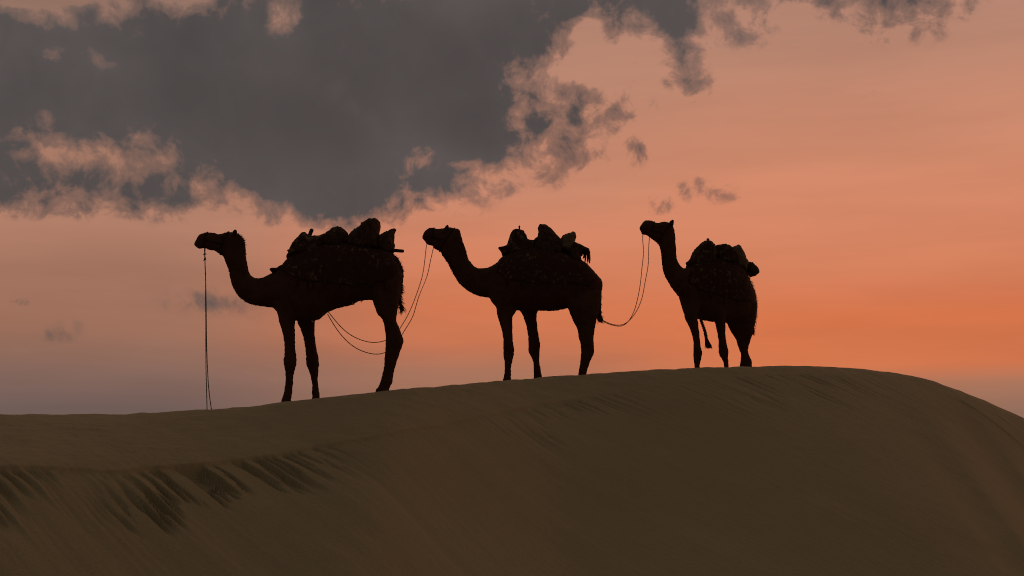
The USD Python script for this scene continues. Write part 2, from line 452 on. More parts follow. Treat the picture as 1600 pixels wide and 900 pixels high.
def dune(x, y, detail=True):
    x, y = np.broadcast_arrays(np.asarray(x, float), np.asarray(y, float))
    yb, zb, yc, zc = bYX(x), bZX(x), cYX(x), cZX(x) + 0.036
    q = np.stack([x, y, 0 * x], -1)
    wob = 0.0
    if detail:   # the ragged slumped edge of the slip face
        rag = meshkit.fbm(np.stack([(x + 1.15 * y) * 1.7 + 3.1, 0 * x, 0 * x], -1), 5, 3) - 0.5
        wob = rag * 0.22 * smoothstep(yc - yb, 0.5, 1.8)
        yb = yb + wob
        zb = zb + wob * (zc - zb) / np.maximum(yc - yb, 0.3) * 0.7
    slope = 0.47
    face = zb - slope * (yb - y)
    s = (zc - zb) / np.maximum(yc - yb, 0.2)
    top = zb + s * (y - yb)
    back = zc + 0.02 - 0.02 * (y - yc) - 0.035 * np.maximum(y - yc, 0) ** 2
    k = 0.05
    z = (face + top) / 2 - np.sqrt(((face - top) / 2) ** 2 + k * 0.02)
    # round the crest
    kk = 0.004
    z = (z + back) / 2 - np.sqrt(((z - back) / 2) ** 2 + kk)
    tail = zc - 1.2 - 0.24 * (y - yc - 5.5)
    z = np.where(y > yc + 5.5, np.maximum(tail, -3.0), np.maximum(z, -3.0))
    if detail:
        g_ = 1.15
        a = x + g_ * y                                   # constant down the fall line
        down = np.maximum(yb - y, 0)                      # distance below the brink
        gro = meshkit.fbm(np.stack([a * 15.0, down * 0.6, 0 * a], -1), 3, 11)
        run = meshkit.noise(np.stack([a * 2.3, 0 * a, 0 * a], -1), 5)
        far_left = smoothstep(-x, 3.9, 4.8)
        strength = np.exp(-((x + 3.05) / 0.42) ** 2) + 0.5 * np.exp(-((x + 2.25) / 0.4) ** 2) + 0.6 * far_left + 0.22 * np.exp(-((x - 0.9) / 0.7) ** 2) + 0.22 * np.exp(-((x - 4.1) / 0.9) ** 2) + 0.04
        fade = smoothstep(down, 0.0, 0.10) * (1 - smoothstep(down, 0.25 + 0.9 * run, 0.6 + 1.5 * run))
        z = z - 0.125 * strength * fade * smoothstep(gro, 0.54, 0.61)
        z = z - 0.022 * smoothstep(yc - yb, 0.6, 1.6) * smoothstep(down, 0.0, 0.05) * (1 - smoothstep(down, 0.05, 0.45)) * (0.4 + 1.2 * meshkit.noise(np.stack([a * 1.1, 0 * a, 0 * a], -1), 8))
        # crumbled sand under the far left edge
        z = z + 0.10 * far_left * (meshkit.fbm(np.stack([a * 5.0, down * 2.2, 0 * a], -1), 4, 17) - 0.5) * smoothstep(down, 0.0, 0.2) * (1 - smoothstep(down, 0.9, 1.8))
        # fine runs of slid sand further down
        fine = meshkit.fbm(np.stack([a * 6.0, down * 0.22, 0 * a], -1), 4, 21) - 0.5
        z = z + 0.006 * fine * smoothstep(down, 0.0, 0.4) * (1 - smoothstep(down, 4.0, 7.0))
        thin_run = meshkit.noise(np.stack([a * 11.0, down * 0.35, 0 * a], -1), 27)
        z = z - 0.035 * smoothstep(thin_run, 0.88, 0.95) * smoothstep(x, -1.5, 3.0) * smoothstep(down, 0.05, 0.3) * (1 - smoothstep(down, 0.8, 2.2))
        # soft unevenness and small lumps along the skyline
        z = z + 0.028 * (meshkit.fbm(q * [1.3, 1.3, 1], 4, 31) - 0.5) + 0.030 * (meshkit.fbm(q * [5, 4, 1], 4, 41) - 0.5) * smoothstep(y, yb - 0.2, yb + 0.2)
    # flat sand in front where the photographer stands
    fl = GROUND + 0.05 * (meshkit.fbm(q * 0.25, 3, 51) - 0.5) * (1 if detail else 0)
    z = np.where(y < yc, (z + fl) / 2 + np.sqrt(((z - fl) / 2) ** 2 + 0.004), z)
    # die out sideways into the plain
    side = smoothstep(np.abs(x - 2), 16.0, 60.0)
    z = z * (1 - side) + side * (-0.5)
    plain = -3.0 + 1.2 * (meshkit.fbm(q * 0.006, 3, 61) - 0.5)
    out = smoothstep(y, 40.0, 90.0)
    z = z * (1 - out) + plain * out
    return z


def spaced(lo, hi, step, far, grow=1.12):
    core = list(np.arange(lo, hi, step))
    a, s = [], step
    x = core[-1]
    while x < far:
        s *= grow
        x += s
        a.append(x)
    b, s, x = [], step, core[0]
    while x > -far:
        s *= grow
        x -= s
        b.append(x)
    return np.array(b[::-1] + core + a)


gx = spaced(-8.0, 11.6, 0.021, 6000.0)
gx = np.unique(np.r_[gx[(gx < -5.4) | (gx > -1.2)], np.arange(-5.4, -1.2, 0.012)])
gy = spaced(10.0, 24.0, 0.024, 9000.0)
gy = np.unique(np.r_[gy[(gy < 11.4) | (gy > 14.6)], np.arange(11.4, 14.6, 0.015)])
GX, GY = np.meshgrid(gx, gy, indexing="ij")
GZ = dune(GX, GY)
nx, ny = GX.shape
idx = np.arange(nx * ny).reshape(nx, ny)
quads = np.stack([idx[:-1, :-1], idx[1:, :-1], idx[1:, 1:], idx[:-1, 1:]], -1).reshape(-1, 4)
dm = usdkit.mesh(stage, "/World/dune_terrain", (np.stack([GX, GY, GZ], -1).reshape(-1, 3), quads), M_SAND, smooth=True)
tag(dm.GetPrim(), "long brown sand dune with a rounded skyline crest and slumped streaks on its face", "dune", None, "structure")


# ------------------------------------------------------------------ camels
def zoom(x0, y0, k):
    return lambda pts: np.array([(x0 + p[0] / k, y0 + p[1] / k) for p in pts], float)


Z1, Z2 = zoom(290, 330, 4.4444), zoom(290, 480, 4.4444)
Z3, Z4 = zoom(640, 330, 5.0), zoom(720, 450, 5.0)
Z5, Z6 = zoom(940, 330, 5.0), zoom(1000, 440, 6.6667)

R = np.random.default_rng(5)


def edges(fn, pairs):
    P = fn([p[0:2] for p in pairs])
    Q = fn([p[2:4] for p in pairs])
    return P, Q


def resample_edge(pts, n):
    pts = np.asarray(pts, float)
    t = np.r_[0, np.cumsum(np.linalg.norm(np.diff(pts, axis=0), axis=1))]
    return PchipInterpolator(t / t[-1], pts)(np.linspace(0, 1, n))


class Camel:
    def __init__(self, D, h=0.0125):
        self.D, self.lofts, self.h = D, {}, h

    def chain(self, name, P, Q, w, y, n=2.2):
        """P, Q photo pixels of the two edges; w half widths (m); y depth offset from the camel's middle (m)"""
        w, y = np.broadcast_to(np.asarray(w, float), (len(P),)), np.broadcast_to(np.asarray(y, float), (len(P),))
        p3 = np.array([at(a[0], a[1], self.D + d) for a, d in zip(P, y)])
        q3 = np.array([at(a[0], a[1], self.D + d) for a, d in zip(Q, y)])
        self.lofts[name] = loft(p3, q3, w, self.D + y, n)

    def leg(self, name, L, Rr, widths, y, drop=0.0, foot=1.12):
        """left and right edges from the trunk to the ground"""
        N = 30
        L, Rr = resample_edge(L, N), resample_edge(Rr, N)
        d = np.array([0.0, drop])
        mid = (L[-1] + Rr[-1]) / 2
        hw = (Rr[-1] - L[-1]) / 2
        extra = [(0.35, 1.0), (0.62, 1.12), (0.85, foot), (1.0, foot * 1.02)]
        L = np.vstack([L] + [mid - hw * k + d * s for s, k in extra])
        Rr = np.vstack([Rr] + [mid + hw * k + d * s for s, k in extra])
        w = np.r_[np.interp(np.linspace(0, 1, N), np.linspace(0, 1, len(widths)), widths), [widths[-1], widths[-1] * 1.15, widths[-1] * 1.4, widths[-1] * 1.4]]
        yy = np.r_[np.interp(np.linspace(0, 1, N), [0, 0.3, 1], y), [y[-1]] * 4]
        self.chain(name, L, Rr, w, yy, 2.4)

    def build(self, order):
        pts = np.vstack([l[0] for l in self.lofts.values()])
        yr = [(l[2] - l[1]).min() for l in self.lofts.values()], [(l[2] + l[1]).max() for l in self.lofts.values()]
        b = 0.08
        self.box = (pts[:, 0].min() - b, pts[:, 0].max() + b, min(yr[0]) - b, max(yr[1]) + b, pts[:, 1].min() - b, pts[:, 1].max() + b)
        F = Field(*self.box, self.h)
        self.maps = {}
        for k in order:
            p, T, Y, _ = self.lofts[k]
            t, y = F.sheet(p, T, Y)
            self.maps[k] = (t, y)
            F.add(t, y, 0.012 if k.startswith("ear") else 0.04)
        self.F = F
        # coat relief: shallow muscle and wool unevenness
        gx_, gz_ = np.meshgrid(F.X, F.Z, indexing="ij")
        v, f = F.mesh(1.0)
        m = trimesh.Trimesh(v, f, process=False)
        n = m.vertex_normals
        v = v + n * (0.010 * (meshkit.fbm(v * 14.0, 3, 71) - 0.5) + 0.012 * (meshkit.fbm(v * 40.0, 2, 73) - 0.5))[:, None]
        self.v, self.f, self.nrm = v, f, n
        return v, f

    def ring(self, name, u, grow=0.008, r=0.008, tilt=None, n=40):
        """a strap round the section at fraction u of a loft"""
        p, q, w, y = self.lofts[name][3]
        i = int(u * (len(p) - 1))
        j = i if tilt is None else int(np.clip(tilt, 0, 1) * (len(p) - 1))
        P, Q = p[i], q[j]
        c = (P + Q) / 2
        half = (P - Q) / 2
        L = np.linalg.norm(half)
        a = np.arange(n) / n * 2 * np.pi
        pts = c + (np.cos(a) * (L + grow) / L)[:, None] * half + (np.sign(np.sin(a)) * np.abs(np.sin(a)) ** 0.92 * (w[i] + grow))[:, None] * np.array([0, 1.0, 0])
        return tube(pts, r, 6, closed=True)

    def surface_y(self, x, z, side=-1):
        """depth of the body's surface at a point of the side view"""
        F = self.F
        i, k = int((x - F.o[0]) / F.h), int((z - F.o[2]) / F.h)
        i, k = np.clip(i, 0, F.n[0] - 1), np.clip(k, 0, F.n[2] - 1)
        col = F.f[i, :, k] > 0
        if not col.any():
            return None
        ys = F.Y[col]
        return ys.min() if side < 0 else ys.max()


def spikes(points, dirs, length, width, rng):
    """tapered locks of hair"""
    n = len(points)
    d = dirs / np.maximum(np.linalg.norm(dirs, axis=1, keepdims=True), 1e-9)
    r = rng.normal(size=(n, 3))
    u = np.cross(d, r)
    u /= np.linalg.norm(u, axis=1, keepdims=True)
    w = np.cross(d, u)
    L = np.broadcast_to(length, (n,))[:, None]
    b = width
    base = [points + b * (math.cos(a) * u + math.sin(a) * w) - 0.01 * d for a in (0, 2.094, 4.189)]
    bend = points + d * L * 0.6 + np.array([0, 0, -0.10]) * L
    midp = [bend + 0.6 * b * (math.cos(a) * u + math.sin(a) * w) for a in (0, 2.094, 4.189)]
    tip = points + d * L + np.array([0, 0, -0.32]) * L
    v = np.stack(base + midp + [tip], 1).reshape(-1, 3)
    o = np.arange(n)[:, None] * 7
    pat = []
    for k in range(3):
        l = (k + 1) % 3
        pat += [[k, l, 3 + l], [k, 3 + l, 3 + k], [3 + k, 3 + l, 6]]
    f = (o[:, None] + np.array(pat)[None]).reshape(-1, 3)
    return v, f


def pillow(poly, D, half, edge=0.06, h=0.01, dy=0.0, lump=0.014, seed=0, power=0.5, fold=0.0):
    """a stuffed bag or cushion with this side view (photo pixels), its own distance and thickness"""
    from shapely.geometry import Polygon
    import shapely
    p = at(np.array(poly)[:, 0], np.array(poly)[:, 1], D + dy)[:, [0, 2]]
    P = Polygon(p).buffer(0)
    x0, z0, x1, z1 = P.bounds
    b = 0.06
    F = Field(x0 - b, x1 + b, D + dy - half - b, D + dy + half + b, z0 - b, z1 + b, h)
    gx_, gz_ = np.meshgrid(F.X, F.Z, indexing="ij")
    ins = shapely.contains_xy(P, gx_, gz_)
    d_in = distance_transform_edt(ins) * h
    d_out = distance_transform_edt(~ins) * h
    e = np.minimum(d_in / edge, 1)
    T = half * (1 - (1 - e) ** 2) ** power
    T = T * (0.86 + 0.28 * meshkit.fbm(np.stack([gx_ * 5, gz_ * 5, 0 * gx_ + seed], -1), 3, seed + 1))
    t = np.where(ins, T, -d_out)
    F.add(t, np.full_like(t, D + dy), 0.01)
    v, f = F.mesh(1.0)
    n = trimesh.Trimesh(v, f, process=False).vertex_normals
    v = v + n * (lump * (meshkit.fbm(v * 16.0 + seed, 3, 80 + seed) - 0.5))[:, None]
    if fold:
        v = v + n * (fold * np.sin(v[:, :1] * 60 + v[:, 2:] * 35 + 4 * meshkit.noise(v * 8, 5)[:, None]))
    return v, f


def tassel(thing, top, length, mat, rng, n=14, r=0.006, spread=0.03, lean=(0, 0, 0)):
    """hanging tassel: a bound head and loose strands"""
    out = [tube(np.array([top, top + np.array([0, 0, -0.03])]), [r * 1.6, r * 1.9], 7)]
    for k in range(n):
        o = rng.normal(size=3) * [spread, spread, 0]
        e = top + np.array(lean) + o + np.array([0, 0, -length * rng.uniform(0.8, 1.05)])
        m_ = (top + e) / 2 + o * 0.15
        out.append(tube(curve([top + o * 0.1, m_, e], 6), np.linspace(r * 0.7, r * 0.45, 6), 4))
    return join(out)


def lerp_list(vals, n):
    return np.interp(np.linspace(0, 1, n), np.linspace(0, 1, len(vals)), vals)


def make_camel(cam_no, D, head, head_w, head_y, torso, torso_w, torso_y, legs, ears, tail, label, jaw=None):
    c = Camel(D)
    P, Q = head
    c.chain("neck", P, Q, lerp_list(head_w, len(P)), lerp_list(head_y, len(P)), 2.1)
    P, Q = torso
    c.chain("torso", P, Q, lerp_list(torso_w, len(P)), lerp_list(torso_y, len(P)), 2.3)
    for k, (L, Rr, w, y, drop) in enumerate(legs):
        c.leg(f"leg{k}", L, Rr, w, y, drop)
    for k, (P, Q, w, y) in enumerate(ears):
        c.chain(f"ear{k}", P, Q, w, y, 2.0)
    P, Q, w, y = tail
    c.chain("tail", P, Q, w, y, 2.0)
    if jaw:
        P, Q = jaw
        c.chain("jaw", P, Q, lerp_list([0.035, 0.055, 0.065, 0.06], len(P)), head_y[0] if len(head_y) < 6 else head_y[0] + 0.03, 2.1)
    v, f = c.build(list(c.lofts))
    base = at(*((legs[0][0][-1] + legs[2][1][-1]) / 2), D)
    base[2] = float(dune(base[0], base[1]))
    t = Thing("camel", base, label, "camel", None)
    c.thing = t
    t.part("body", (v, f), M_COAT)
    return c


def add_hair(c, rng, zones):
    """shaggy locks: zones are (loft, u0, u1, which edge or both, count, length)"""
    vs = []
    for name, u0, u1, edge, count, length in zones:
        p, q, w, y = c.lofts[name][3]
        i = rng.integers(int(u0 * (len(p) - 1)), max(int(u1 * (len(p) - 1)), 1), count)
        if edge == "p":
            s = rng.uniform(-1, -0.75, count)
        elif edge == "q":
            s = rng.uniform(0.75, 1, count)
        else:
            s = rng.uniform(-1, 1, count)
        side = rng.choice([-1, 1], count)
        pt = (1 - s)[:, None] / 2 * p[i] + (1 + s)[:, None] / 2 * q[i]
        T = w[i] * np.sqrt(np.maximum(1 - s ** 2, 0))
        pt[:, 1] += side * T * 0.98
        axis = (q[i] - p[i]) / np.linalg.norm(q[i] - p[i], axis=1, keepdims=True)
        out = axis * s[:, None] + np.array([0, 1, 0]) * (side * np.sqrt(np.maximum(1 - s ** 2, 0)))[:, None]
        j = np.minimum(i + 4, len(p) - 1)
        k = np.maximum(i - 4, 0)
        along = (p[j] + q[j] - p[k] - q[k])
        along /= np.maximum(np.linalg.norm(along, axis=1, keepdims=True), 1e-6)
        d = out * 0.75 + along * 0.5 + rng.normal(size=(count, 3)) * 0.3
        vs.append(spikes(pt, d, length * rng.uniform(0.5, 1.25, count), 0.005, rng))
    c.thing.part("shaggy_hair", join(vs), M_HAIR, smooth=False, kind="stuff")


def add_face(c, eye, nostril, depth_mid):
    t = c.thing
    for side in (-1, 1):
        q = at(eye[0], eye[1], c.D + depth_mid)
        y = c.surface_y(q[0], q[2], side)
        if y is None:
            continue
        s = trimesh.creation.icosphere(2, 0.021)
        eye_path = t.part("eye", (s.vertices + [q[0], y - side * 0.004, q[2]], s.faces), M_EYE)
        lid = curve([np.array([q[0] - 0.035, y + side * 0.004, q[2] + 0.004]), np.array([q[0], y + side * 0.017, q[2] + 0.021]), np.array([q[0] + 0.036, y + side * 0.002, q[2] + 0.002])], 10)
        t.part("eyelid", tube(lid, [0.004, 0.007, 0.009, 0.01, 0.01, 0.01, 0.01, 0.009, 0.007, 0.004], 6), M_HAIR, eye_path)
        q = at(nostril[0], nostril[1], c.D + depth_mid)
        y = c.surface_y(q[0], q[2], side)
        if y is not None:
            s = trimesh.creation.icosphere(2, 1.0)
            t.part("nostril", (s.vertices * [0.017, 0.006, 0.007] + [q[0], y, q[2]], s.faces), M_EYE)


def blanket(c, poly, grow=0.022, wave=0.006):
    """cloth draped over the back: follows the trunk, hangs to the polygon's hem (photo pixels)"""
    import shapely
    from shapely.geometry import Polygon
    F0 = c.F
    F = Field(*c.box, c.h)
    pp = at(np.array(poly)[:, 0], np.array(poly)[:, 1], c.D)[:, [0, 2]]
    gx_, gz_ = np.meshgrid(F.X, F.Z, indexing="ij")
    P = Polygon(pp).buffer(0)
    ins = shapely.contains_xy(P, gx_, gz_)
    sd = np.where(ins, distance_transform_edt(ins) * c.h, -distance_transform_edt(~ins) * c.h)
    t, y = c.maps["torso"]
    folds = 0.010 * (meshkit.fbm(np.stack([gx_ * 9, gz_ * 1.2, 0 * gx_], -1), 3, 91) - 0.35)
    tt = np.where(t > -0.1, t + grow + folds, -0.2)
    F.add(tt, y, 0.01)
    F.f = np.minimum(F.f, sd[:, None, :].astype(np.float32))
    v, f = F.mesh(0.9)
    n = trimesh.Trimesh(v, f, process=False).vertex_normals
    v = v + n * (0.008 * (meshkit.fbm(v * 25.0, 3, 95) - 0.5))[:, None]
    return v, f


def hem_tassels(c, thing, parent, pts, length, rng, mat):
    """tassels along the hem of the blanket, one part each"""
    for px, py in pts:
        q = at(px, py, c.D)
        for side in (-1, 1):
            y = c.surface_y(q[0], q[2], side)
            if y is None:
                continue
            thing.part("hem_tassel", tassel(thing, np.array([q[0], y + side * 0.03, q[2]]), length, mat, rng, 7, 0.006, 0.012), mat, parent)


# --- camel 1: leader on the left --------------------------------------------------
h1 = [(66, 220, 67, 236), (77, 196, 76, 248), (107, 160, 103, 260), (150, 150, 128, 252), (192, 150, 162, 265), (235, 161, 203, 275), (268, 154, 235, 292), (302, 148, 262, 312),
      (345, 152, 274, 335), (382, 170, 283, 365), (406, 212, 296, 393), (414, 260, 305, 422), (417, 310, 310, 455), (426, 365, 320, 495), (433, 410, 340, 545), (452, 450, 374, 592),
      (488, 470, 427, 631), (530, 466, 490, 652), (575, 447, 555, 661), (612, 430, 614, 668), (660, 395, 680, 700)]
t1 = [(590, 445, 600, 655), (640, 408, 645, 700), (700, 345, 690, 738), (760, 300, 760, 758), (840, 262, 850, 764), (920, 240, 920, 748), (1000, 225, 985, 695), (1080, 220, 1075, 664), (1160, 225, 1150, 646),
      (1240, 240, 1212, 617), (1320, 262, 1285, 610), (1400, 280, 1350, 650), (1450, 310, 1405, 650), (1488, 360, 1445, 625), (1502, 400, 1478, 570), (1506, 430, 1499, 500)]
A_l = Z1([(612, 640), (640, 706)]).tolist() + Z2([(650, 82), (668, 150), (685, 222), (690, 300), (684, 385), (694, 445), (699, 490), (690, 560), (679, 615), (666, 652)]).tolist()
A_r = Z1([(800, 640), (775, 720)]).tolist() + Z2([(757, 98), (755, 150), (757, 250), (768, 372), (760, 420), (746, 480), (741, 560), (735, 610), (730, 648)]).tolist()
B_l = Z1([(740, 620), (760, 720)]).tolist() + Z2([(778, 98), (800, 150), (825, 232), (838, 330), (840, 400), (864, 455), (877, 510), (880, 580), (880, 628)]).tolist()
B_r = Z1([(930, 620), (905, 735)]).tolist() + Z2([(893, 95), (893, 170), (900, 250), (914, 320), (925, 382), (920, 440), (917, 510), (925, 580), (930, 626)]).tolist()
H_l = Z1([(1235, 500), (1290, 600)]).tolist() + Z2([(1320, 5), (1332, 45), (1365, 76), (1382, 130), (1392, 220), (1386, 330), (1378, 420), (1360, 500), (1341, 548), (1322, 578)]).tolist()
H_r = Z1([(1500, 440), (1488, 580)]).tolist() + Z2([(1470, 10), (1460, 85), (1475, 130), (1495, 180), (1512, 236), (1491, 300), (1470, 362), (1446, 450), (1437, 510), (1421, 550), (1410, 575)]).tolist()
sh = lambda E, d: (np.array(E) + d)
FW, HW = [0.10, 0.10, 0.075, 0.062, 0.07, 0.05, 0.045, 0.05], [0.14, 0.14, 0.10, 0.07, 0.065, 0.05, 0.045, 0.05]
legs1 = [(np.array(A_l), np.array(A_r), FW, [-0.10, -0.16, -0.15], 7), (np.array(B_l), np.array(B_r), FW, [0.10, 0.16, 0.15], 7),
         (np.array(H_l), np.array(H_r), HW, [-0.13, -0.17, -0.14], 6),
         (sh(resample_edge(H_l, 14), np.c_[np.linspace(3, 4, 14), np.zeros(14)]), sh(resample_edge(H_r, 14), np.c_[np.linspace(-2, -3, 14), np.zeros(14)]), HW, [0.13, 0.17, 0.14], 6)]


def ear_pair(fn, b0, b1, tip0, tip1, y):
    out = []
    for s, d in ((-1, (0, 0)), (1, (-3, 2))):
        P = fn([b0, ((b0[0] * 0.55 + tip0[0] * 0.45) - 3, (b0[1] * 0.55 + tip0[1] * 0.45)), tip0]) + np.array(d) * 0.3
        Q = fn([b1, ((b1[0] * 0.5 + tip1[0] * 0.5) + 3, (b1[1] * 0.5 + tip1[1] * 0.5)), tip1]) + np.array(d) * 0.3
        out.append((P, Q, [0.030, 0.028, 0.012], [y + s * 0.075, y + s * 0.105, y + s * 0.12]))
    return out


HEADW = [0.035, 0.06, 0.078, 0.082, 0.082, 0.09, 0.105, 0.115, 0.118, 0.112, 0.105, 0.10, 0.10, 0.105, 0.11, 0.115, 0.125, 0.14, 0.16, 0.19, 0.22]
TORW = [0.10, 0.17, 0.235, 0.28, 0.32, 0.35, 0.37, 0.375, 0.37, 0.355, 0.335, 0.31, 0.27, 0.215, 0.15, 0.08]
tail1 = (Z1([(1480, 420), (1484, 520), (1487, 590), (1484, 650), (1492, 682), (1503, 702)]), Z1([(1508, 420), (1506, 520), (1496, 590), (1503, 640), (1515, 672), (1510, 700)]),
         [0.05, 0.04, 0.03, 0.028, 0.028, 0.01], [0.0] * 6)
HEADY1 = [-0.10, -0.08, -0.04, 0.0, 0.0]
c1 = make_camel(1, D1, edges(Z1, h1), HEADW, HEADY1, edges(Z1, t1), TORW, [0.0, 0.0], legs1,
                ear_pair(Z1, (325, 150), (362, 165), (342, 123), (352, 127), -0.08), tail1,
                "leftmost and largest camel, the leader, with a low curved neck and no rope ahead")
add_face(c1, Z1([(272, 192)])[0], Z1([(95, 195)])[0], -0.085)
add_hair(c1, R, [("neck", 0.30, 0.62, "both", 300, 0.016), ("neck", 0.42, 0.8, "q", 160, 0.022), ("neck", 0.3, 0.5, "p", 90, 0.02), ("torso", 0.78, 1.0, "p", 420, 0.045),
                 ("torso", 0.15, 0.85, "q", 260, 0.014), ("leg0", 0.0, 0.35, "both", 120, 0.014), ("leg2", 0.0, 0.35, "both", 160, 0.014), ("tail", 0.3, 1.0, "both", 200, 0.06),
                 ("neck", 0.32, 0.42, "p", 60, 0.05)])

# --- camel 2: the middle one ---------------------------------------------------------
h2 = [(103, 203, 105, 216), (113, 172, 112, 223), (140, 141, 134, 242), (175, 130, 160, 257), (225, 140, 182, 270), (270, 134, 202, 292), (305, 128, 224, 303), (350, 136, 248, 325),
      (390, 143, 260, 350), (400, 190, 280, 378), (418, 250, 300, 406), (440, 310, 322, 446), (452, 360, 345, 492), (475, 400, 378, 546), (510, 437, 425, 596), (555, 450, 485, 638),
      (605, 446, 545, 661), (655, 424, 632, 677), (700, 400, 690, 700)]
t2 = [(630, 440, 620, 660), (690, 398, 662, 730), (725, 368, 715, 768), (790, 330, 780, 776), (860, 305, 850, 772), (940, 290, 930, 774), (1020, 290, 1018, 772), (1100, 300, 1095, 776), (1190, 325, 1180, 766),
      (1280, 362, 1238, 752), (1370, 410, 1295, 742), (1430, 470, 1350, 742), (1478, 518, 1415, 722), (1500, 548, 1462, 696), (1503, 575, 1488, 660)]
A_l = Z4([(230, 40), (282, 165), (286, 205), (305, 270), (328, 360), (335, 440), (333, 520), (345, 590), (343, 650), (333, 716)])
A_r = Z4([(450, 60), (425, 190), (400, 235), (400, 300), (403, 400), (415, 502), (405, 560), (393, 610), (390, 660), (392, 712)])
B_l = Z4([(420, 60), (455, 170), (477, 195), (500, 250), (520, 330), (531, 420), (530, 485), (555, 545), (570, 600), (573, 692)])
B_r = Z4([(620, 60), (600, 180), (589, 205), (593, 280), (605, 370), (618, 460), (612, 540), (613, 590), (622, 640), (632, 690)])
H_l = Z4([(790, 60), (838, 152), (857, 200), (885, 270), (914, 325), (920, 370), (940, 470), (938, 540), (930, 610), (921, 663)])
H_r = Z4([(1095, 30), (1085, 140), (1060, 240), (1045, 320), (1035, 400), (1042, 495), (1015, 560), (1000, 600), (986, 640), (980, 662)])
legs2 = [(A_l, A_r, FW, [-0.10, -0.16, -0.15], 12), (B_l, B_r, FW, [0.10, 0.16, 0.15], 12), (H_l, H_r, HW, [-0.13, -0.17, -0.14], 12),
         (sh(resample_edge(H_l, 14), np.c_[np.linspace(3, 3, 14), np.zeros(14)]), sh(resample_edge(H_r, 14), np.c_[np.linspace(-4, -2, 14), np.zeros(14)]), HW, [0.13, 0.17, 0.14], 12)]
tail2 = (Z3([(1470, 560), (1478, 660), (1474, 760), (1464, 815), (1462, 838), (1476, 866)]), Z3([(1506, 560), (1497, 660), (1494, 760), (1500, 815), (1514, 845), (1502, 874)]),
         [0.05, 0.05, 0.045, 0.04, 0.035, 0.02], [0.0] * 6)
c2 = make_camel(2, D2, edges(Z3, h2), HEADW, HEADY1, edges(Z3, t2), TORW, [-0.12, 0.12], legs2,
                ear_pair(Z3, (272, 138), (312, 140), (288, 108), (300, 101), -0.09), tail2,
                "middle camel of the three, with a blunt boxy forehead and a hooked load",
                edges(Z3, [(128, 226, 131, 244), (146, 228, 150, 261), (172, 232, 176, 257), (215, 240, 196, 292)]))
add_face(c2, Z3([(272, 178)])[0], Z3([(128, 178)])[0], -0.085)
add_hair(c2, R, [("neck", 0.34, 0.62, "both", 250, 0.015), ("neck", 0.28, 0.55, "q", 120, 0.022), ("neck", 0.36, 0.55, "p", 90, 0.02), ("torso", 0.78, 1.0, "p", 120, 0.014),
                 ("torso", 0.2, 0.85, "q", 260, 0.016), ("leg0", 0.0, 0.35, "both", 120, 0.014), ("leg1", 0.0, 0.35, "both", 120, 0.014), ("leg2", 0.0, 0.4, "both", 160, 0.014),
                 ("tail", 0.3, 1.0, "both", 160, 0.04)])

# --- camel 3: the last, turned three-quarters toward the camera --------------------------
h3 = [(300, 127, 302, 143), (316, 100, 312, 161), (345, 73, 335, 177), (390, 76, 362, 190), (435, 95, 395, 218), (480, 84, 425, 238), (525, 90, 445, 258), (556, 118, 460, 296),
      (570, 170, 467, 336), (575, 230, 471, 380), (578, 300, 478, 440), (583, 365, 492, 495), (602, 412, 522, 552), (640, 450, 564, 616), (690, 440, 620, 680)]
t3 = [(640, 455, 600, 640), (690, 432, 626, 735), (740, 405, 655, 808), (800, 380, 715, 826), (870, 370, 790, 848), (940, 372, 870, 860), (1010, 395, 945, 866), (1075, 430, 1020, 866), (1125, 482, 1090, 860),
      (1160, 560, 1150, 842), (1192, 640, 1188, 805), (1208, 712, 1206, 765)]
A_l = Z6([(440, 200), (462, 325), (470, 378), (500, 440), (530, 510), (550, 572), (560, 650), (557, 760), (564, 830), (570, 886)])
A_r = Z6([(640, 200), (605, 345), (600, 400), (606, 460), (618, 560), (626, 660), (645, 742), (640, 790), (626, 840), (620, 884)])
B_l = Z6([(740, 280), (782, 425), (800, 490), (815, 570), (822, 650), (821, 735), (850, 800), (870, 840), (879, 880)])
B_r = Z6([(905, 300), (888, 425), (885, 530), (896, 630), (920, 742), (915, 800), (920, 850), (922, 874)])
C_l = Z6([(840, 280), (905, 425), (950, 520), (1004, 610), (1030, 700), (1054, 770), (1050, 820), (1042, 850), (1040, 874)])
C_r = Z6([(1215, 220), (1205, 360), (1182, 480), (1165, 560), (1140, 640), (1123, 710), (1140, 780), (1164, 830), (1167, 870)])
D_l = Z6([(900, 280), (955, 440), (1010, 540), (1040, 610), (1058, 690), (1072, 770), (1075, 820), (1070, 850), (1066, 874)])
D_r = Z6([(1190, 280), (1180, 420), (1160, 520), (1140, 580), (1120, 650), (1108, 710), (1116, 780), (1132, 830), (1135, 870)])
legs3 = [(A_l, A_r, FW, [-0.46, -0.50, -0.50], 30), (B_l, B_r, FW, [-0.20, -0.16, -0.16], 30), (C_l, C_r, HW, [0.20, 0.22, 0.22], 30), (D_l, D_r, HW, [0.50, 0.55, 0.55], 30)]
tail3 = (Z6([(1185, 240), (1188, 330), (1178, 430), (1172, 500), (1168, 552)]), Z6([(1222, 225), (1216, 330), (1200, 430), (1186, 500), (1192, 550)]),
         [0.04, 0.035, 0.03, 0.03, 0.012], [0.50, 0.54, 0.56, 0.56, 0.56])
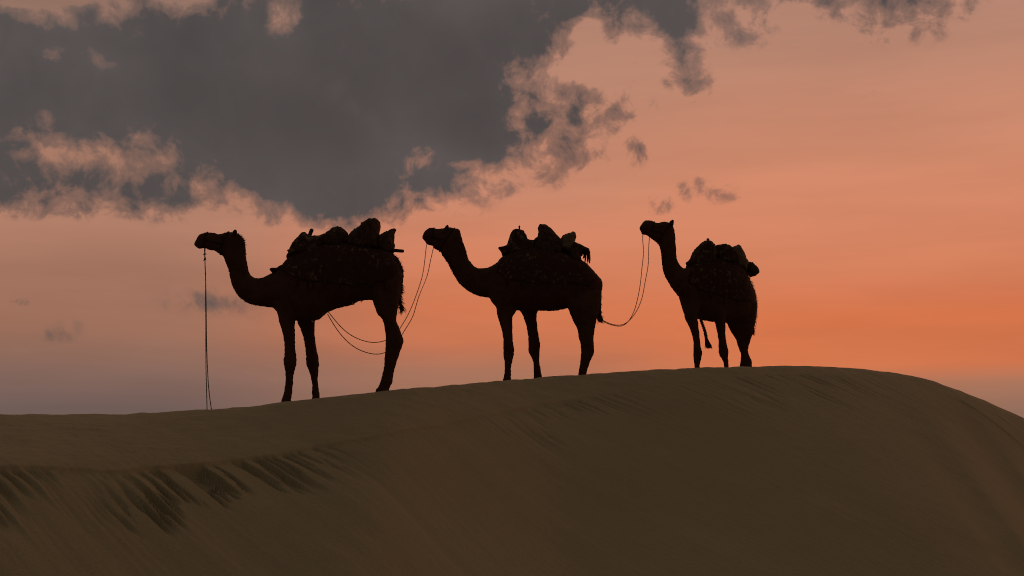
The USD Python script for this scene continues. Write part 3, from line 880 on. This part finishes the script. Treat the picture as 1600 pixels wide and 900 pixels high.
c3 = make_camel(3, D3, edges(Z5, h3), HEADW, [-0.95, -0.90, -0.82, -0.72, -0.60, -0.5], edges(Z5, t3), [0.10, 0.22, 0.28, 0.33, 0.36, 0.38, 0.38, 0.36, 0.33, 0.27, 0.17, 0.08], [-0.5, 0.5], legs3,
                ear_pair(Z5, (528, 96), (560, 120), (542, 68), (567, 63), -0.82), tail3,
                "rightmost and smallest camel, upright neck and raised head, its feet hidden behind the crest",
                edges(Z5, [(313, 158, 318, 182), (328, 152, 332, 181), (348, 158, 346, 176), (385, 165, 374, 202)]))
add_face(c3, Z5([(462, 128)])[0], Z5([(330, 108)])[0], -0.86)
add_hair(c3, R, [("neck", 0.34, 0.8, "both", 280, 0.014), ("neck", 0.4, 0.9, "q", 100, 0.018), ("torso", 0.7, 1.0, "p", 420, 0.05), ("torso", 0.1, 0.9, "q", 220, 0.016),
                 ("leg0", 0.0, 0.3, "both", 120, 0.014), ("leg1", 0.0, 0.3, "both", 100, 0.014), ("leg2", 0.0, 0.45, "both", 240, 0.014), ("tail", 0.2, 1.0, "both", 160, 0.04)])


# ------------------------------------------------------------------ halters
def halter(c, eye_u, nose_u, label):
    t = Thing("halter", c.thing.base, label, "halter", None)
    t.part("noseband", c.ring("neck", nose_u, 0.006, 0.008), M_LEATHER)
    t.part("headband", c.ring("neck", eye_u, 0.008, 0.008, eye_u - 0.03), M_LEATHER)
    p, q, w, y = c.lofts["neck"][3]
    i, j = int(nose_u * (len(p) - 1)), int(eye_u * (len(p) - 1))
    for s in (-1, 1):
        pts = []
        for k in np.linspace(i, j, 8).astype(int):
            pts.append(p[k] * 0.42 + q[k] * 0.58 + np.array([0, s * (w[k] + 0.004), 0]))
        strap_path = t.part("cheek_strap", tube(curve(pts, 16), 0.008, 6), M_LEATHER)
        ring = trimesh.creation.torus(0.018, 0.004, 16, 6)
        ring.apply_transform(trimesh.transformations.rotation_matrix(math.pi / 2, [1, 0, 0]))
        t.part("metal_ring", (ring.vertices + pts[0], ring.faces), M_WOOD, strap_path)
    return t


halter(c1, 0.27, 0.10, "rope halter round the leftmost camel's muzzle and cheeks")
halter(c2, 0.27, 0.11, "rope halter round the middle camel's muzzle and cheeks")
halter(c3, 0.33, 0.16, "rope halter round the rightmost camel's muzzle and cheeks")


# ------------------------------------------------------------------ saddles and loads
def strap_round(c, u, thing, name, grow=0.03, r=0.012, tilt=None):
    thing.part(name, c.ring("torso", u, 0.006, 0.009, tilt), M_LEATHER)


def horn(c, p0, p1, dy, r, thing, name="saddle_horn", mat=None, knob=True):
    a, b = at(p0[0], p0[1], c.D + dy), at(p1[0], p1[1], c.D + dy)
    pts = curve([a, (a + b) / 2, b], 12)
    thing.part(name, tube(pts, np.array([1, 1, .98, .95, .92, .9, .9, .95, 1.1, 1.22, 1.15, .7] if knob else [1.1, 1.08, 1.05, 1.03, 1.0, 1.0, 1.0, 1.0, 1.02, 1.05, 1.02, .7]) * r, 10), mat or M_WOOD)


def bundle(c, name, poly, half, label, cat, mat, dy=0.0, ties=(), edge=0.07, seed=0, power=0.5, fold=0.0035, lump=0.03):
    v, f = pillow(poly, c.D, half, edge, 0.0105, dy, lump, seed, power, fold)
    base = np.array([v[:, 0].mean(), v[:, 1].mean(), v[:, 2].min()])
    t = Thing(name, base, label, cat, None)
    cover_path = t.part("cover", (v, f), mat)
    m = trimesh.Trimesh(v, f, process=False)
    for (x0, y0), (x1, y1) in ties:     # cord tied round the load
        a, b = at(x0, y0, c.D + dy), at(x1, y1, c.D + dy)
        d = (b - a) / np.linalg.norm(b - a)
        nrm = np.cross(d, [0, 1, 0])
        sec = m.section(plane_origin=a, plane_normal=nrm)
        if sec is None:
            continue
        loop = max(sec.discrete, key=len)
        loop = loop[:-1][:: max(1, len(loop) // 60)]
        ctr = loop.mean(0)
        loop = ctr + (loop - ctr) * 1.012
        t.part("cord", tube(loop, 0.007, 5, closed=True), M_ROPE, cover_path)
    return t


# camel 1
s1 = Thing("pack_saddle", c1.thing.base, "quilted saddle with a short wooden horn and front pad strapped on the leftmost camel", "saddle", None)
bl1 = [(452, 432), (440, 424), (447, 408), (456, 392), (468, 372), (490, 365), (530, 362), (600, 366), (613, 392), (622, 412), (626, 440), (600, 446), (560, 452), (520, 449), (480, 444)]
blanket_path1 = s1.part("saddle_blanket", blanket(c1, bl1), M_BLANKET)
s1.part("front_pad", pillow(Z1([(700, 330), (722, 285), (735, 248), (760, 212), (798, 178), (815, 156), (835, 153), (850, 168), (880, 180), (930, 178), (985, 160), (1000, 230), (940, 300), (820, 330)]), D1, 0.24, 0.09, 0.0105, 0.0, 0.03, 3), M_QUILT)
horn(c1, Z1([(848, 200)])[0], Z1([(879, 123)])[0], 0.0, 0.026, s1, knob=False)
s1.part("blanket_corner", pillow(Z1([(582, 402), (604, 399), (640, 400), (672, 372), (690, 400), (650, 440), (604, 430)]), D1, 0.15, 0.05, 0.009, 0.0, 0.01, 9), M_BLANKET)
s1.part("strap_end", pillow(Z1([(700, 269), (735, 268), (760, 275), (750, 300), (722, 290)]), D1, 0.04, 0.02, 0.007, -0.12, 0.006, 5), M_LEATHER)
horn(c1, Z1([(1400, 268)])[0], Z1([(1516, 278)])[0], -0.1, 0.022, s1, "rear_peg", knob=False)
strap_round(c1, 0.30, s1, "girth_strap", 0.03)
strap_round(c1, 0.62, s1, "rear_girth_strap", 0.03)
hem_tassels(c1, s1, blanket_path1, [(470, 441), (492, 444), (514, 447), (537, 449), (560, 450), (582, 447), (604, 444)], 0.13, R, M_QUILT)
bundle(c1, "cushion", Z1([(955, 200), (975, 165), (1002, 139), (1030, 121), (1058, 115), (1092, 124), (1118, 145), (1138, 175), (1150, 240), (1060, 290), (960, 270)]), 0.26,
       "low rounded cushion on the leftmost camel's saddle, between its horn and the tall bundle", "cushion", M_QUILT, ties=[(Z1([(1060, 110)])[0], Z1([(1065, 290)])[0])], seed=1, edge=0.10)
bundle(c1, "bedding_bundle", Z1([(1110, 205), (1140, 172), (1190, 130), (1230, 95), (1270, 66), (1302, 57), (1332, 63), (1349, 82), (1345, 120), (1342, 155), (1360, 200), (1340, 280), (1220, 300), (1120, 280)]), 0.27,
       "tallest bundle on the leftmost camel, sloping up to a rounded top above the saddle", "bundle", M_SACK, ties=[(Z1([(1230, 90)])[0], Z1([(1245, 300)])[0]), (Z1([(1180, 130)])[0], Z1([(1200, 300)])[0])], seed=2, edge=0.10)
bundle(c1, "saddle_bag", Z1([(1330, 200), (1355, 172), (1400, 146), (1440, 130), (1464, 121), (1458, 136), (1447, 150), (1446, 200), (1450, 240), (1440, 290), (1390, 310), (1330, 280)]), 0.20,
       "pointed saddle bag at the rear of the leftmost camel's load, corner sticking up", "bag", M_SACK, ties=[(Z1([(1400, 140)])[0], Z1([(1395, 310)])[0])], seed=4, edge=0.07)

# camel 2
s2 = Thing("pack_saddle", c2.thing.base, "saddle with pointed front flap and upright spike on the middle camel", "saddle", None)
bl2 = [(778, 412), (783, 398), (788, 385), (800, 378), (850, 376), (880, 385), (910, 402), (928, 420), (936, 436), (920, 450), (880, 448), (840, 450), (800, 444), (776, 430)]
blanket_path2 = s2.part("saddle_blanket", blanket(c2, bl2), M_BLANKET)
s2.part("front_pad", pillow(Z3([(735, 300), (762, 270), (776, 220), (800, 166), (825, 145), (852, 150), (888, 160), (908, 184), (918, 226), (950, 233), (980, 230), (990, 330), (900, 370), (780, 360)]), D2, 0.24, 0.09, 0.0105, 0.0, 0.03, 13), M_QUILT)
s2.part("front_flap", pillow(Z3([(683, 287), (720, 283), (765, 270), (800, 300), (780, 350), (735, 372), (724, 350), (719, 322), (702, 296)]), D2, 0.17, 0.05, 0.009, 0.0, 0.012, 19), M_BLANKET)
horn(c2, Z3([(858, 175)])[0], Z3([(857, 112)])[0], 0.0, 0.011, s2)
strap_round(c2, 0.28, s2, "girth_strap", 0.03)
strap_round(c2, 0.60, s2, "rear_girth_strap", 0.03)
hem_tassels(c2, s2, blanket_path2, [(792, 441), (815, 446), (838, 448), (860, 448), (882, 446), (904, 448)], 0.13, R, M_QUILT)
bundle(c2, "bedding_bundle", Z3([(960, 300), (978, 228), (1005, 192), (1014, 152), (1002, 126), (1020, 108), (1050, 111), (1100, 139), (1142, 180), (1182, 228), (1210, 280), (1180, 360), (1060, 370), (970, 340)]), 0.25,
       "hooked tall bundle leaning forward in the middle of the middle camel's saddle", "bundle", M_SACK, ties=[(Z3([(1075, 110)])[0], Z3([(1085, 380)])[0])], seed=12, edge=0.10)
bundle(c2, "cushion", Z3([(1165, 250), (1182, 224), (1202, 195), (1240, 175), (1276, 167), (1299, 178), (1297, 205), (1287, 242), (1290, 300), (1230, 330), (1170, 300)]), 0.20,
       "light brown cushion with upturned corner behind the tall bundle on the middle camel", "cushion", M_TAN, seed=14, edge=0.06)
t_ = bundle(c2, "saddle_bag", Z3([(1230, 280), (1287, 242), (1340, 274), (1402, 300), (1408, 325), (1390, 338), (1352, 322), (1330, 345), (1345, 395), (1320, 420), (1250, 400)]), 0.20,
            "fringed saddle bag slung at the rear of the middle camel", "bag", M_SACK, seed=15, edge=0.06)
for k, (x0, x1, y1) in enumerate([(1402, 1408, 405), (1392, 1396, 412), (1385, 1372, 398), (1404, 1400, 380), (1370, 1362, 372), (1356, 1350, 350)]):
    a = at(*Z3([(x0, 312)])[0], D2 - 0.05 + 0.02 * k)
    b = at(*Z3([(x1, y1)])[0], D2 - 0.05 + 0.02 * k)
    t_.part("fringe_tassel", tassel(t_, a, a[2] - b[2], M_TAN, R, 9, 0.008, 0.012, (b[0] - a[0], 0, 0)), M_TAN)

# camel 3
s3 = Thing("pack_saddle", c3.thing.base, "saddle with domed front pad and small upright knob on the rightmost camel", "saddle", None)
bl3 = [(1068, 428), (1074, 412), (1084, 402), (1110, 398), (1140, 402), (1160, 418), (1174, 450), (1178, 470), (1150, 474), (1120, 468), (1090, 462), (1070, 450)]
blanket_path3 = s3.part("saddle_blanket", blanket(c3, bl3), M_BLANKET)
s3.part("front_pad", pillow(Z5([(660, 440), (672, 400), (690, 372), (720, 312), (760, 266), (805, 236), (842, 238), (880, 268), (900, 330), (880, 430), (780, 470), (690, 470)]), D3, 0.26, 0.10, 0.0105, -0.2, 0.03, 23), M_QUILT)
s3.part("front_flap", pillow(Z5([(656, 404), (690, 384), (700, 410), (690, 440), (668, 425)]), D3, 0.10, 0.03, 0.008, -0.42, 0.008, 29), M_BLANKET)
horn(c3, Z5([(826, 255)])[0], Z5([(832, 212)])[0], -0.2, 0.020, s3)
strap_round(c3, 0.30, s3, "girth_strap", 0.03)
hem_tassels(c3, s3, blanket_path3, [(1085, 457), (1105, 463), (1128, 468), (1150, 471)], 0.12, R, M_QUILT)
a = at(*Z6([(622, 350)])[0], D3 - 0.40)
t_ = Thing("long_tassel", a, "long frayed tassel hanging under the rightmost camel's chest between its legs", "tassel", None)
b = at(*Z6([(690, 585)])[0], D3 - 0.40)
t_.part("cord", rope_mesh(curve([a + [0, 0, 0.12], a, (a + b) / 2 + [0.004, 0, 0], b], 30), 0.028), M_HAIR)
strands = []
for k in range(60):
    o = R.normal(size=3) * [0.026, 0.024, 0]
    e = b + np.array([0.045, 0, -0.165]) * R.uniform(0.85, 1.1) + o
    strands.append(tube(curve([b + o * 0.2 + [-0.02, 0, 0.07], b + (e - b) * 0.4 + o * 0.15, e + o * 0.1], 7), np.linspace(0.007, 0.0035, 7), 4))
t_.part("strands", join(strands), M_HAIR)
bundle(c3, "cushion", Z5([(860, 300), (890, 272), (940, 265), (980, 274), (1012, 292), (1060, 330), (1070, 400), (980, 440), (880, 420)]), 0.30,
       "flat quilted cushion behind the knob of the rightmost camel's saddle", "cushion", M_QUILT, dy=0.0, seed=22, edge=0.09, ties=[(Z5([(960, 262)])[0], Z5([(970, 440)])[0])])
bundle(c3, "bedding_bundle", Z5([(1000, 310), (1014, 290), (1040, 278), (1061, 270), (1080, 284), (1100, 318), (1122, 370), (1145, 410), (1120, 470), (1040, 450), (1000, 400)]), 0.24,
       "slanting brown bundle on the rump side of the rightmost camel's saddle", "bundle", M_TAN, dy=0.22, seed=24, edge=0.07)
bundle(c3, "bedroll", Z5([(1100, 430), (1138, 402), (1180, 414), (1214, 450), (1223, 490), (1195, 500), (1166, 505), (1140, 482), (1112, 462)]), 0.22,
       "rolled bedding hanging off the back end of the rightmost camel's load", "bedroll", M_SACK, dy=0.38, seed=25, edge=0.05, ties=[(Z5([(1170, 405)])[0], Z5([(1145, 490)])[0])])

# ------------------------------------------------------------------ ropes
def rope(name, strands, label, r=0.0065):
    base = np.asarray(strands[0][0], float)
    t = Thing(name, base, label, "rope", None)
    for k, s in enumerate(strands):
        t.part("strand", rope_mesh(curve(s, 80), r, seed=k + len(label)), M_ROPE)
    return t


yh = D1 - 0.09
gpt = lambda px, py, Y: at(px, py, Y)
r1 = rope("lead_rope", [[gpt(320.5, 380, yh), gpt(319.7, 387, yh), gpt(320.5, 410, yh), gpt(321.2, 470, yh + 0.0), gpt(321.8, 540, yh - 0.1), gpt(322.5, 600, yh - 0.3), gpt(324.2, 662, yh - 0.35)],
                        [gpt(321.5, 380, yh + .02), gpt(320.5, 388, yh + .02), gpt(320.8, 420, yh + .02), gpt(322.3, 500, yh), gpt(323.5, 560, yh - 0.1), gpt(326.5, 610, yh - 0.3), gpt(334.0, 662, yh - 0.35)]],
          "doubled rope hanging straight down from the leftmost camel's mouth to the sand")
for dx, dz in ((12, -5), (-14, -10), (8, -22), (-10, -26)):
    a = gpt(320.2, 396, yh) if dz > -15 else gpt(320.4, 402, yh)
    b = a + np.array([dx, 0, -abs(dz)]) * 0.0018
    r1.part("knot_end", tube(curve([a, (a + b) / 2 + [0, 0, -0.004], b], 6), [0.01, 0.009, 0.007, 0.006, 0.005, 0.004], 5), M_ROPE)
g1 = c1.D + 0.20
P0 = Z1([(985, 690)])[0]
lines = [[(512, 486), (520, 496), (533, 511), (550, 524.5), (567, 532), (584, 535), (602, 532), (617, 524), (628, 508), (640, 487), (652, 457), (660, 430), (664, 405), (666.3, 384), (667.5, 376)],
         [(511, 489), (519, 503), (532, 522), (550, 540), (567, 549), (586, 553.5), (602, 551), (617, 541), (630, 520), (645, 494), (655, 462), (667, 432), (673, 405), (677.3, 387), (678.5, 380)]]
ys = np.linspace(0.20, 1.0, 14)
yend = D2 - 0.10
r2 = rope("lead_rope", [[gpt(x, y, c1.D + 0.22 + (yend - c1.D - 0.22) * smoothstep(np.array(min(k / 13.0, 1.0)), 0.05, 1.0)) for k, (x, y) in enumerate(ln)] for ln in lines],
          "doubled rope sagging from the leftmost camel's belly back to the middle camel's mouth")
lines = [[(941, 501), (950, 506), (962, 509.3), (972, 509.3), (981, 503), (990, 488), (996, 468), (1001, 440), (1003.5, 415), (1005.5, 390), (1004.5, 367), (1005.5, 361)],
         [(941, 500), (951, 505), (962, 508), (974, 507), (985, 499), (994, 487), (1003, 466), (1008, 440), (1012.5, 415), (1013.5, 390), (1015, 371), (1016, 364)]]
yend3 = D3 - 0.90
r3 = rope("lead_rope", [[gpt(x, y, D2 + 0.05 + (yend3 - D2 - 0.05) * min(k / 10.0, 1.0)) for k, (x, y) in enumerate(ln)] for ln in lines],
          "doubled rope looping from the middle camel's tail to the rightmost camel's mouth")
